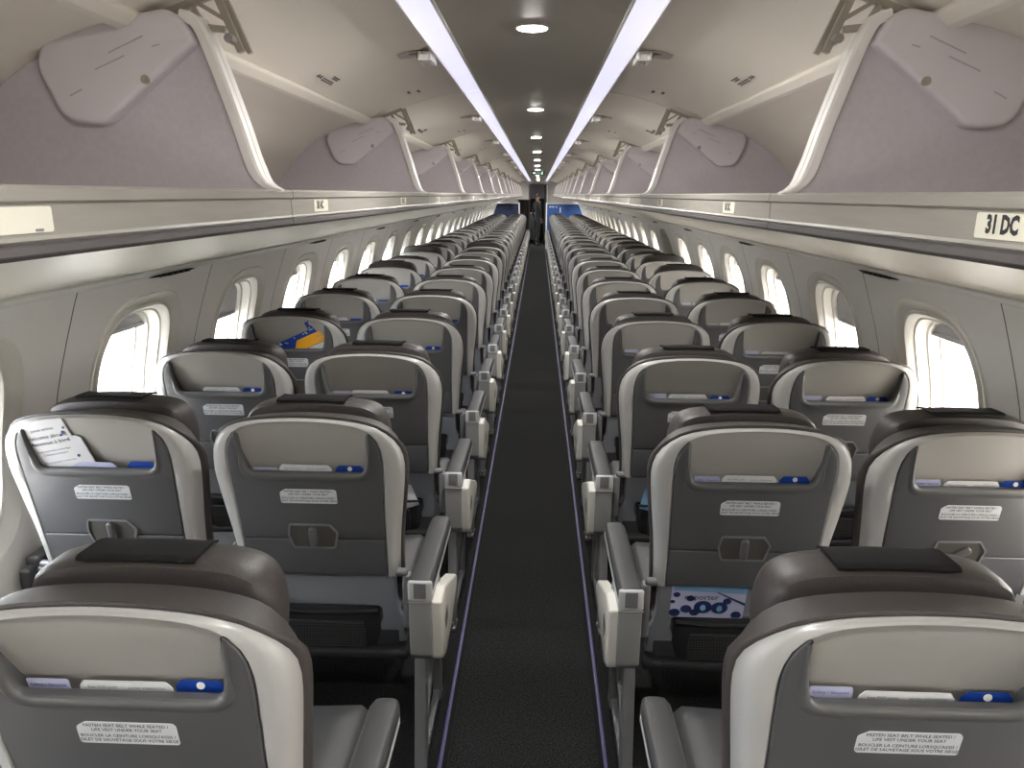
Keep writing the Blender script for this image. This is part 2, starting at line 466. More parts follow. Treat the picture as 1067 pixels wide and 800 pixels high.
        SEAT['arm_bumper', a] = m.mesh('arm_bumper', 'shroud_cream', 40)
        m = MB(); q = [(.03,.50),(.07,.52),(.10,.47),(.05,.455)]
        m.prism(rpoly(q, .008, 3), cx+a*.0592, cx+a*.050, lambda u, v, d: (d, u, v))
        SEAT['arm_handle', a] = m.mesh('recline_button', 'latch_dark')
    for a in (-1, 1):
        cx = a*.302
        m = MB(); m.prism([(-.005,.41),(.045,.41),(.005,.06),(-.03,.02),(-.065,.02),(-.06,.06)], cx-.016, cx+.016, lambda u, v, d: (d, u, v), .004, 0, .004)
        SEAT['leg_rear', a] = m.mesh('leg', 'frame_grey', 40)
        m = MB(); m.prism([(.30,.40),(.36,.40),(.345,.06),(.36,.02),(.30,.02),(.305,.06)], cx-.014, cx+.014, lambda u, v, d: (d, u, v), .004, 0, .004)
        SEAT['leg_front', a] = m.mesh('leg', 'frame_grey', 40)
        m = MB(); m.bar((cx, -.02, .09), (cx, .33, .37), .024, .02, (1, 0, 0)); m.bar((cx, -.03, .045), (cx, .32, .045), .024, .02, (1, 0, 0))
        m.bar((cx, .0, .385), (cx, .36, .385), .03, .03, (1, 0, 0))
        SEAT['leg_brace', a] = m.mesh('leg_brace', 'frame_grey', 40)
        m = MB(); m.box((cx-.016, -.085, .002), (cx+.016, -.02, .022), .005); m.tube([(cx, -.075, .018), (cx, -.075, .04)], .010, 10); m.tube([(cx-.02, -.045, .03), (cx+.02, -.045, .03)], .009, 10)
        SEAT['fitting', a] = m.mesh('floor_fitting', 'steel', 40)
    # plain armrest on the other side (between two seats, or by the wall)
    for a in (-1, 1):
        cx = a*.288
        m = MB(); m.box((cx-.024, .10, .585), (cx+.024, .50, .622), .012); m.box((cx-.018, .06, .44), (cx+.018, .13, .60), .01)
        SEAT['arm_inner', a] = m.mesh('armrest', 'pad_grey', 40)
    m = MB()
    m.box((-.25, .10, .31), (.25, .44, .338), .01)
    SEAT['beam'] = m.mesh('seat_pan', 'pouch_black')
def min_interp(u):
    pts = sorted(I_, key=lambda p: p[0]); best = None
    top = [p for p in I_ if p[1] > .95]
    top.sort()
    if u <= top[0][0]: return top[0][1]
    for (a, za), (b, zb) in zip(top, top[1:]):
        if a <= u <= b: return za+(zb-za)*(u-a)/max(1e-9, b-a)
    return top[-1][1]
def join(ms, name, m):
    bm = bmesh.new()
    for q in ms: bm.from_mesh(q)
    me = bpy.data.meshes.new(name); bm.to_mesh(me); bm.free(); me.materials.append(M[m])
    for q in ms: bpy.data.meshes.remove(q)
    return me
build_seat_meshes()

ORD = ['nearest', 'second', 'third', 'fourth', 'fifth', 'sixth', 'seventh', 'eighth', 'ninth', 'tenth', 'eleventh', 'twelfth', 'thirteenth', 'fourteenth', 'fifteenth', 'sixteenth', 'seventeenth', 'eighteenth', 'nineteenth', 'twentieth', 'twenty-first', 'twenty-second', 'twenty-third', 'twenty-fourth', 'twenty-fifth', 'twenty-sixth', 'twenty-seventh', 'twenty-eighth']
NROW = 27
AX, WX = .597, 1.172
def row_y(n, s):
    if n == 0: return .915 if s < 0 else .945
    if n == 1: return 1.835 if s < 0 else 1.815
    return 1.825+.82*(n-1)
RAISED = {(8, -1, 1): .05, (6, -1, 1): .03, (9, -1, 0): .045, (7, 1, 1): .04, (6, 1, 1): .02}
EXTRA = {(1, -1, 1): 'a big white booklet in its pocket', (3, -1, 1): 'a blue and yellow leaflet', (1, 1, 0): 'a magazine over its lower pouch',
         (8, -1, 1): 'a raised dark headrest', (9, -1, 0): 'a raised dark headrest', (7, 1, 1): 'a raised dark headrest'}
def where(s, w, n):
    return ('window' if w else 'aisle')+' seat, '+('left' if s < 0 else 'right')+' block, '+ORD[n]+' row'
def seat(n, s, w):
    """s block side, w 1 window seat 0 aisle seat"""
    x = s*(WX if w else AX); y = row_y(n, s)
    e = EXTRA.get((n, s, w))
    lab = 'grey '+('window' if w else 'aisle')+' seat of the '+('left' if s < 0 else 'right')+' block, '+ORD[n]+' row'+(', '+e if e and n < 4 else (' with '+e if e else ' from the camera'))
    if n == 0: lab = lab.replace('nearest row from the camera', 'row nearest the camera')
    if e and n < 4: lab = 'grey '+('window' if w else 'aisle')+' seat of the '+('left' if s < 0 else 'right')+' block, '+ORD[n]+' row, '+e
    t = thing('airline_seat', lab, 'seat', (x, y, 0), 'airline seats in pairs along the aisle')
    far = n > 11
    def pt(nm, me, par=t, loc=(0, 0, 0)): return obj(nm, me, par, loc)
    pt('shell', SEAT['shell']); pt('pocket_back', SEAT['pocket_back']); pl_ = pt('back_panel', SEAT['back_panel']); pt('pocket_lip', SEAT['pocket_lip'], pl_)
    pt('seat_cushion', SEAT['seat_cushion']); pt('backrest', SEAT['backrest'])
    if n < 5: pt('seat_belt', SEAT['belt'])
    up = RAISED.get((n, s, w), 0)
    hr = pt('headrest', SEAT['headrest'], loc=(0, 0, up+random.uniform(-.002, .003)))
    if not ((n, s, w) in ((8, -1, 1),)): st = pt('headrest_strap', SEAT['headrest_strap'], hr); st.location.x = random.uniform(-.012, .012)
    tr = pt('tray_table', SEAT['tray_table'])
    if not far:
        turned = w and s > 0 and n < 5
        lf = pt('latch_frame', SEAT['latch_frame']); pt('latch_recess', SEAT['latch_recess'], lf); pt('latch', SEAT['latch_turned' if turned else 'latch_up'], lf)
        pc = pt('placard', SEAT['placard']); tag(pc, 'white instruction label in black capitals')
        if n < 6: pt('lettering', SEAT['placard_text'], pc)
    ls = pt('lower_shell', SEAT['lower_shell'])
    if not far:
        po = pt('pouch', SEAT['pouch']); pt('netting_window', SEAT['pouch_net'], po); pt('pouch_hem', SEAT['pouch_hem'], po)
        pt('recline_hinge', SEAT['hinge', 1]); pt('recline_hinge', SEAT['hinge', -1])
        pt('seat_pan', SEAT['beam'])
    a = -s        # direction of the aisle
    if not w:
        ab = pt('armrest', SEAT['arm_body', a]); pt('arm_pad', SEAT['arm_pad', a], ab); pt('arm_cap', SEAT['arm_cap', a], ab)
        pt('cap_stripe', SEAT['arm_cap_stripe', a], ab)
        bu = pt('arm_bumper', SEAT['arm_bumper', a])
        if not far: pt('recline_button', SEAT['arm_handle', a], bu)
        lg = pt('leg', SEAT['leg_rear', a]); pt('leg', SEAT['leg_front', a]); pt('leg_brace', SEAT['leg_brace', a])
        if not far: pt('floor_fitting', SEAT['fitting', a], lg)
        if not far: pt('armrest', SEAT['arm_inner', -a])
    else:
        pt('armrest', SEAT['arm_inner', -a])
        if not far:
            pt('leg', SEAT['leg_rear', a], t, (-a*.10, 0, 0)); pt('leg', SEAT['leg_front', a], t, (-a*.10, 0, 0))
    return t
for n in range(NROW):
    for s in (-1, 1):
        for w in (0, 1): seat(n, s, w)

# ------------------------------------------------------------------ things in the seat pockets
def tab_card(w0, w1, cut0, cut1, top, mats):
    m = MB(); q = [(w0, -.06), (w1, -.06), (w1, top-cut1), (w1-cut1*.8, top), (w0+cut0*.8, top), (w0, top-cut0)]
    m.prism(rpoly(q, [.001,.001,.003,.003,.003,.003], 2), 0, .0012, lambda u, v, d: (u, -v*.17+d, v))
    return m.mesh('card', mats)
C_SAFE = tab_card(-.033, .033, .001, .004, .017, 'card_lavender'); C_WIFI = tab_card(-.072, .072, .010, .012, .019, 'paper_white'); C_BLUE = tab_card(-.040, .040, .012, .014, .018, 'card_blue')
def flat(u, v): return (u, -v*.17-.0006, v)
T_SAFE = text_mesh('Safety / S\u00e9curit\u00e9', .0085, lambda u, v: flat(u, v+.006), 'card_blue')
T_WIFI = join([text_mesh('free WiFi guide', .0075, lambda u, v: flat(u-.036, v+.007), 'ink_grey'), text_mesh('porter videoporter', .0075, lambda u, v: flat(u+.032, v+.007), 'ink_grey')], 'lettering', 'ink_grey')
mb = MB(); mb.tube([(0, -.0012, .009), (0, -.003, .009)], .0065, 12); C_DOT = mb.mesh('emblem', 'white_plastic')
SIDE = {(-1, 0): 'left aisle', (-1, 1): 'left window', (1, 0): 'right aisle', (1, 1): 'right window'}
def in_pocket(n, s, w, u, z, me, name, desc, cat, group, d=.018, rot=0, extra=None):
    x = s*(WX if w else AX)+u; y = row_y(n, s)+ys(z)+d
    o = obj(name, me, None, (x, y, z), (0, rot, 0))
    tag(o, desc+' in the '+SIDE[(s, w)]+' seat pocket, '+ORD[n]+' row', cat, group)
    if extra:
        for nm, m2 in extra: obj(nm, m2, o)
    return o
for n in range(9):
    for s in (-1, 1):
        for w in (0, 1):
            rot = random.uniform(-.01, .01)
            if (n, s, w) == (1, -1, 1): continue
            if (n, s, w) == (3, -1, 1):
                in_pocket(n, s, w, -.12, .932, C_SAFE, 'safety_card', 'lavender safety card', 'card', 'safety cards'); continue
            if n < 6 or random.random() < .5:
                if (n, s, w) != (2, -1, 1): in_pocket(n, s, w, -.118+random.uniform(-.004, .004), .932+random.uniform(-.008, .004), C_SAFE, 'safety_card', 'lavender safety card', 'card', 'safety cards', .017, rot, [('lettering', T_SAFE)] if n < 2 else None)
            in_pocket(n, s, w, -.003+random.uniform(-.006, .006), .931+random.uniform(-.004, .004), C_WIFI, 'leaflet', 'white tabbed leaflet', 'leaflet', 'white leaflets', .0145, rot*.6, [('lettering', T_WIFI)] if n < 4 else None)
            if n < 7 or random.random() < .6:
                in_pocket(n, s, w, .116+random.uniform(-.004, .003), .931+random.uniform(-.006, .003), C_BLUE, 'blue_card', 'blue tabbed card', 'card', 'blue cards', .020, -rot, [('emblem', C_DOT)] if n < 4 else None)
# big white booklet leaning in the left window seat of the second row
mb = MB(); mb.prism(rpoly([(-.062,-.045),(.078,-.045),(.078,.050),(.07,.058),(.058,.058),(.058,.112),(-.062,.112)], .002, 2), 0, .003, lambda u, v, d: (u, -v*.27+d, v))
bk_mesh = mb.mesh('booklet', 'paper_white'); BKS = 1.12
bt = [('porter airlines', .088, .010), ('Welcome aboard', .068, .015), ('Bienvenue \u00e0 bord', .052, .015), ('Snacks and drinks on this flight', .030, .007), ('Collations et boissons', .020, .007), ('We are pleased to serve you', -.002, .007)]
tms = [text_mesh(t_, sz, lambda u, v, vv=vv: (u-.002, -(v+vv)*.27-.0008, v+vv), 'ink_grey') for t_, vv, sz in bt]
tx = join(tms, 'lettering', 'ink')
y0 = row_y(1, -1)
o = obj('booklet', bk_mesh, None, (-WX-.104, y0+ys(.955)+.008, .955), (0, -.20, 0))
o.scale = (BKS, BKS, BKS); tag(o, 'big white printed booklet leaning in the left window seat pocket, second row', 'booklet'); obj('lettering', tx, o)
mb = MB()
for u, v, r in ((.044,.072,.005),(.051,.084,.003),(.036,.066,.003),(-.052,.066,.004),(-.044,.054,.0025),(.046,.052,.002),(.05,.005,.004)):
    mb.tube([(u, -v*.27-.0006, v), (u, -v*.27-.0014, v)], r, 8)
obj('printed_dots', mb.mesh('printed_dots', 'card_deep'), o)
in_pocket(1, -1, 1, .112, .932, C_BLUE, 'blue_card', 'blue tabbed card', 'card', 'blue cards', .020)
in_pocket(1, -1, 1, -.015, .926, tab_card(-.075, .06, .003, .012, .024, 'card_lavender'), 'leaflet', 'pale leaflet before the booklet', 'leaflet', None, .011)
# blue and yellow leaflet, fourth row left window seat
mb = MB(); mb.prism(rpoly([(-.10,-.02),(.075,-.035),(.075,.075),(.035,.075),(.035,.045),(-.10,.045)], .003, 2), 0, .002, lambda u, v, d: (u, -v*.27+d, v))
o = obj('leaflet', mb.mesh('leaflet', 'card_blue'), None, (-WX+.075, row_y(3, -1)+ys(.95)+.007, .958), (0, -.42, 0)); o.scale = (1.3, 1.3, 1.3)
tag(o, 'tilted blue and yellow leaflet in the left window seat pocket, fourth row', 'leaflet')
mb = MB(); mb.prism([(-.06,-.015),(.073,-.015),(.073,.026),(-.025,.026)], 0, .001, lambda u, v, d: (u, -v*.27-.0015+d, v)); obj('yellow_panel', mb.mesh('yellow_panel', 'card_yellow'), o)
mb = MB(); mb.prism([(.0,-.048),(.073,-.048),(.073,-.017),(.0,-.017)], 0, .001, lambda u, v, d: (u, -v*.27-.0015+d, v)); obj('white_panel', mb.mesh('white_panel', 'paper_white'), o)
mb = MB()
for k in range(16):
    u = random.uniform(-.09, .07); v = random.uniform(.03, .043) if u < .035 else random.uniform(.03, .07)
    mb.box((u-.003, -v*.27-.0012, v-.002), (u+.003, -v*.27-.0004, v+.002))
for a, b in (((.048,.0),(.064,.002)), ((.048,.018),(.064,.020)), ((.048,.0),(.050,.02)), ((.062,.0),(.064,.02))):
    mb.box((a[0], -a[1]*.27-.003, a[1]), (b[0], -a[1]*.27-.002, b[1]))
obj('printed_pattern', mb.mesh('printed_pattern', 'paper_white'), o)
# magazine tucked above the lower pouch of the right aisle seat, second row
y0 = row_y(1, 1)
def MG(u, v, d): return (u, ys(v+.5)+d, v)
mb = MB(); mb.prism(rpoly([(-.105,-.06),(.105,-.06),(.108,.052),(-.105,.052)], .004, 3), 0, .004, MG)
o = obj('magazine', mb.mesh('magazine', 'card_lavender'), None, (AX-.072, y0+.006, .542)); tag(o, 'blue patterned magazine above the lower pouch, right aisle seat, second row', 'magazine')
mb = MB(); mb.prism([(-.10,.036),(.107,.028),(.108,.052),(-.10,.052)], 0, .001, lambda u, v, d: MG(u, v, d-.0015)); obj('sky_band', mb.mesh('sky_band', 'mag_sky'), o)
mb = MB()
for u, v, r in ((-.092,-.044,.016),(-.06,-.03,.016),(-.035,-.042,.014),(-.012,-.022,.026),(.035,-.024,.024),(.085,-.048,.015),(.055,.0,.012),(-.09,.02,.010),(-.05,.008,.012),(-.1,-.005,.007)):
    q = [(u+r*math.cos(2*pi*k/20), v+r*.85*math.sin(2*pi*k/20)) for k in range(20)]
    q = [(a, max(-.058, min(.05, b))) for a, b in q]
    mb.prism(q, 0, .001, lambda a, b, d: MG(a, b, d-.0013))
mb.prism([(.03,.03),(.106,-.005),(.107,-.015),(.02,.032)], 0, .001, lambda a, b, d: MG(a, b, d-.0016))
obj('printed_circles', mb.mesh('printed_circles', 'card_deep'), o)
mb = MB()
for u, v in ((-.012,-.024), (.035,-.026)):
    q = [(u+.008*math.cos(2*pi*k/16), v+.011*math.sin(2*pi*k/16)) for k in range(16)]
    mb.prism(q, 0, .001, lambda a, b, d: MG(a, b, d-.0026))
obj('printed_rings', mb.mesh('printed_rings', 'mag_sky'), o)
obj('lettering', text_mesh('re:porter', .026, lambda a, b: MG(a-.02, b+.014, -.0035), 'ink'), o)
# folded sick bag in the lower pouch, third row right aisle seat
mb = MB(); mb.box((-.02, -.004, -.05), (.02, .004, .04), .003); mb.box((-.012, -.007, .02), (.026, 0, .052), .003)
o = obj('paper_bag', mb.mesh('paper_bag', 'mag_sky'), None, (AX-.125, row_y(2, 1)+ys(.5)+.012, .50), (0, .2, 0)); tag(o, 'pale blue crumpled paper bag in the right aisle seat pouch, third row', 'bag')
mb = MB(); mb.box((-.03, -.003, -.05), (.03, .003, .045), .002)
o = obj('paper_bag', mb.mesh('paper_bag', 'paper_white'), None, (-AX+.11, row_y(2, -1)+ys(.5)+.012, .49), (0, -.35, 0)); tag(o, 'white folded paper bag in the left aisle seat pouch, third row', 'bag')

# ------------------------------------------------------------------ cabin: floor, walls, ceiling
Y0, Y1 = -2.6, 26.6
def struct(name, me, loc=(0, 0, 0)): return tag(obj(name, me, None, loc), kind='structure')
mb = MB(); mb.box((-1.50, Y0, -.06), (1.50, Y1+3, 0)); struct('floor', mb.mesh('floor', 'carpet'))
k = 0
for s in (-1, 1):
    mb = MB(); mb.box((s*.250-.0065, Y0, .0), (s*.250+.0065, 23.4, .006), .002)
    mb.box((s*.236-.008, Y0, .0), (s*.236+.008, 23.4, .005), 0, 1); mb.box((s*.268-.006, Y0, .0), (s*.268+.006, 23.4, .008), 0, 1)
    k += 1; struct('trim_%d' % k, mb.mesh('floor_track', ['track_purple', 'black_edge']))
WP = [(0, 1.40), (.2, 1.44), (.4, 1.485), (.6, 1.505), (.8, 1.512), (.9, 1.508), (1.0, 1.492), (1.09, 1.468), (1.2, 1.432), (1.3, 1.397), (1.40, 1.360), (1.46, 1.335)]
def wx(z):
    for (a, xa), (b, xb) in zip(WP, WP[1:]):
        if z <= b: return xa+(xb-xa)*(z-a)/(b-a)
    return WP[-1][1]
PITCH_W = .955
WC = [2.665+PITCH_W*i for i in range(-5, 25)]
def winloop(hw, zb, zt, n=40, p=3.2):
    zc = (zb+zt)/2; hh = (zt-zb)/2; out = []
    for i in range(n):
        t = 2*pi*i/n; c, sn = math.cos(t), math.sin(t)
        out.append((hw*math.copysign(abs(c)**(2/p), c), zc+hh*math.copysign(abs(sn)**(2/p), sn)))
    return out
WIN = (.235, .70, 1.255)
def rectloop(hw, zb, zt, n=40):
    out = []; zc = WIN[1]+.28
    for i in range(n):
        t = 2*pi*i/n; c, sn = math.cos(t), math.sin(t)
        kx = hw/abs(c) if abs(c) > 1e-6 else 1e9
        kz = ((zt-zc)/sn if sn > 0 else (zb-zc)/sn) if abs(sn) > 1e-6 else 1e9
        kk = min(kx, kz); out.append((c*kk, zc+sn*kk))
    return out
def corners(loop, hw, zb, zt):
    # snap nearest loop points onto the rectangle's corners
    for cx, cz in ((hw, zt), (-hw, zt), (-hw, zb), (hw, zb)):
        i = min(range(len(loop)), key=lambda j: (loop[j][0]-cx)**2+(loop[j][1]-cz)**2); loop[i] = (cx, cz)
    return loop
for s, nm in ((-1, 'wall_left'), (1, 'wall_right')):
    mb = MB()
    for c in WC:
        hw = PITCH_W/2-.0025
        outer = corners(rectloop(hw, 0, 1.455), hw, 0, 1.455); inner = winloop(WIN[0]+.075, WIN[1]-.07, WIN[2]+.055)
        rings = []
        for j in range(11):
            t = j/10
            rings.append([(s*wx(b), c+a, b) for a, b in blend(inner, outer, t)])
        mb.loft(rings)
        # dark backing of the seam between panels
        yb = c+PITCH_W/2
        zz = [0, .3, .6, .8, .9, 1.0, 1.1, 1.2, 1.3, 1.455]
        mb.loft([[(s*(wx(z)+.004), yb-.06, z) for z in zz], [(s*(wx(z)+.004), yb+.06, z) for z in zz]], False, mi=1)
    struct(nm, mb.mesh(nm, ['wall_cream', 'seam_dark'], 30))
# window units
def window_meshes(s):
    R = {}
    def ring(hw, zb, zt, off):
        return [(s*(wx(b)+off), a, b) for a, b in winloop(hw, zb, zt)]
    mb = MB()
    mb.loft([ring(.318, .63, 1.318, .006), ring(.306, .635, 1.308, -.006), ring(.292, .645, 1.297, -.002), ring(.272, .665, 1.280, .010), ring(.262, .675, 1.272, .014)])
    mb.loft([ring(.262, .675, 1.272, .014), ring(.255, .68, 1.268, .006), ring(.243, .69, 1.259, .006), ring(.236, .70, 1.252, .014), ring(.230, .705, 1.245, .034)])
    mb.loft([ring(.230, .705, 1.245, .034), ring(.222, .712, 1.238, .036), ring(.218, .715, 1.234, .075), ring(.208, .722, 1.228, .078), ring(.204, .726, 1.223, .118), ring(.196, .732, 1.216, .120), ring(.193, .736, 1.212, .160)])
    R['frame'] = mb.mesh('window_frame', 'reveal', 28)
    mb = MB(); mb.loft([ring(.196, .73, 1.216, .146)], cap0=True); mb.f = [tuple(range(40))]; mb.mi = [0]
    R['pane'] = mb.mesh('window_pane', 'window_glass')
    for nm, zb in (('short', 1.165), ('half', 1.06), ('closed', .74)):
        mb = MB(); lp = [(a, max(b, zb)) for a, b in winloop(.207, .72, 1.225)]
        f = [(s*(wx(b)+.098), a, b) for a, b in lp]; g = [(s*(wx(b)+.104), a, b) for a, b in lp]
        mb.loft([f, g], True, True, True)
        mb.box((min(s*(wx(zb)+.088), s*(wx(zb)+.106)), -.19, zb-.006), (max(s*(wx(zb)+.088), s*(wx(zb)+.106)), .19, zb+.010), .003)
        R[nm] = mb.mesh('window_shade', 'shade_grey')
    mb = MB(); mb.box((min(s*(wx(1.2)+.075), s*(wx(1.2)+.1)), -.06, 1.205), (max(s*(wx(1.2)+.075), s*(wx(1.2)+.1)), .06, 1.225), .006)
    R['catch'] = mb.mesh('shade_catch', 'shade_grey')
    return R
wn = 0
SHADE = {(-1, 6): 'half', (1, 6): 'half', (1, 11): 'closed', (-1, 11): 'half', (1, 9): 'short'}
for s in (-1, 1):
    R = window_meshes(s)
    for i, c in enumerate(WC):
        wn += 1
        w_ = struct('window_%d' % wn, R['frame'], (0, c, 0))
        obj('pane', R['pane'], w_); sh = obj('shade', R[SHADE.get((s, i), 'short')], w_); obj('shade_catch', R['catch'], w_)
# service panel under the bins, down to the side wall
k = 2
for s in (-1, 1):
    mb = MB(); pr = [(.500, 1.605), (.520, 1.599), (.58, 1.594), (.70, 1.577), (.90, 1.538), (1.10, 1.485), (1.24, 1.440), (1.31, 1.414), (1.345, 1.402), (1.362, 1.399), (1.372, 1.404), (1.375, 1.42)]
    pr = spline(pr, 28)
    mb.loft([[(s*x, Y0, z) for x, z in pr], [(s*x, Y1-.6, z) for x, z in pr]], False)
    # soft recesses of the reading-light panels
    k += 1; struct('trim_%d' % k, mb.mesh('service_panel', 'psu_cream', 40))
    mb = MB(); pr2 = [(1.362, 1.398), (1.350, 1.392), (1.356, 1.380), (1.372, 1.372), (1.385, 1.378), (1.388, 1.40)]
    mb.loft([[(s*x, Y0, z) for x, z in pr2], [(s*x, Y1-.6, z) for x, z in pr2]], False)
    k += 1; struct('trim_%d' % k, mb.mesh('wall_moulding', 'wall_cream', 60))
vi = 0
for s in (-1, 1):
    for i in range(11):
        y = (2.78 if s < 0 else 2.98)+1.91*i
        L = .17
        mb = MB(); q = [(-L, 1.371), (-.05, 1.376), (.12, 1.378), (L, 1.374), (.1, 1.367), (-.05, 1.366)]
        mb.prism(q, s*1.3545, s*1.378, lambda u, v, d: (d, u, v), 0)
        for j in range(6): mb.box((min(s*1.352, s*1.357), -.12+j*.045, 1.367), (max(s*1.352, s*1.357), -.108+j*.045, 1.375), 0, 1)
        o = obj('air_grille', mb.mesh('air_grille', ['black_edge', 'seam_dark']), None, (0, y, 0)); tag(o, 'dark air grille slot along the top of the %s side wall, %s from the camera' % ('left' if s < 0 else 'right', ORD[i] if i else 'first'), 'vent', 'air grilles')
# ceiling: aisle panel, and an unseen roof skin added to block light leaks
CZ = 2.12
mb = MB(); mb.box((-.238, Y0, CZ), (.238, Y1-.2, CZ+.02))
sk = spline([(-1.42, 1.43), (-1.33, 1.62), (-1.17, 1.86), (-.9, 2.06), (-.5, 2.19), (0, 2.22), (.5, 2.19), (.9, 2.06), (1.17, 1.86), (1.33, 1.62), (1.42, 1.43)], 40)
mb.loft([[(x, Y0, z) for x, z in sk], [(x, Y1+.1, z) for x, z in sk]], False)
struct('ceiling', mb.mesh('ceiling', 'ceiling_grey', 40))
# ceiling light strips, two-metre panels
for s in (-1, 1):
    for i in range(15):
        ya, yb = -2.5+2.0*i, -2.5+2.0*(i+1)-.006
        if yb > Y1: yb = Y1-.25
        t = thing('light_strip', 'pale lavender light strip panel on the %s of the ceiling, %s from the rear' % ('left' if s < 0 else 'right', ORD[i] if i else 'first'), 'light', (s*.281, ya, CZ), 'ceiling light strips')
        mb = MB(); L = yb-ya
        mb.prism([(-.037,-.004),(.037,-.010),(.037,.004),(-.037,.004)], 0, L, lambda u, v, d: (s*u, d, v)); obj('diffuser', mb.mesh('diffuser', 'strip_glow'), t)
        mb = MB(); mb.prism([(.037,-.016),(.0435,-.016),(.0435,.006),(.037,.006)], 0, L, lambda u, v, d: (s*u, d, v)); mb.prism([(-.044,-.004),(-.037,-.006),(-.037,.006),(-.044,.006)], 0, L, lambda u, v, d: (s*u, d, v))
        obj('edge_rail', mb.mesh('edge_rail', 'white_plastic'), t)
for i in range(13):
    y = 2.24+2.04*(i-1)
    t = thing('ceiling_downlight', 'round white ceiling downlight over the aisle, %s from the rear' % (ORD[i] if i else 'first'), 'light', (-.004, y, CZ), 'aisle downlights')
    mb = MB(); n = 28
    mb.loft([[(r*math.cos(2*pi*j/n), r*math.sin(2*pi*j/n), z) for j in range(n)] for r, z in ((.047,.0),(.046,-.004),(.041,-.004),(.039,.0))]); obj('rim', mb.mesh('rim', 'white_plastic'), t)
    mb = MB(); mb.loft([[(r*math.cos(2*pi*j/n), r*math.sin(2*pi*j/n), z) for j in range(n)] for r, z in ((.040,-.001),(.036,-.004),(.02,-.006))], True, False, True); obj('lens', mb.mesh('lens', 'lamp_glow'), t)

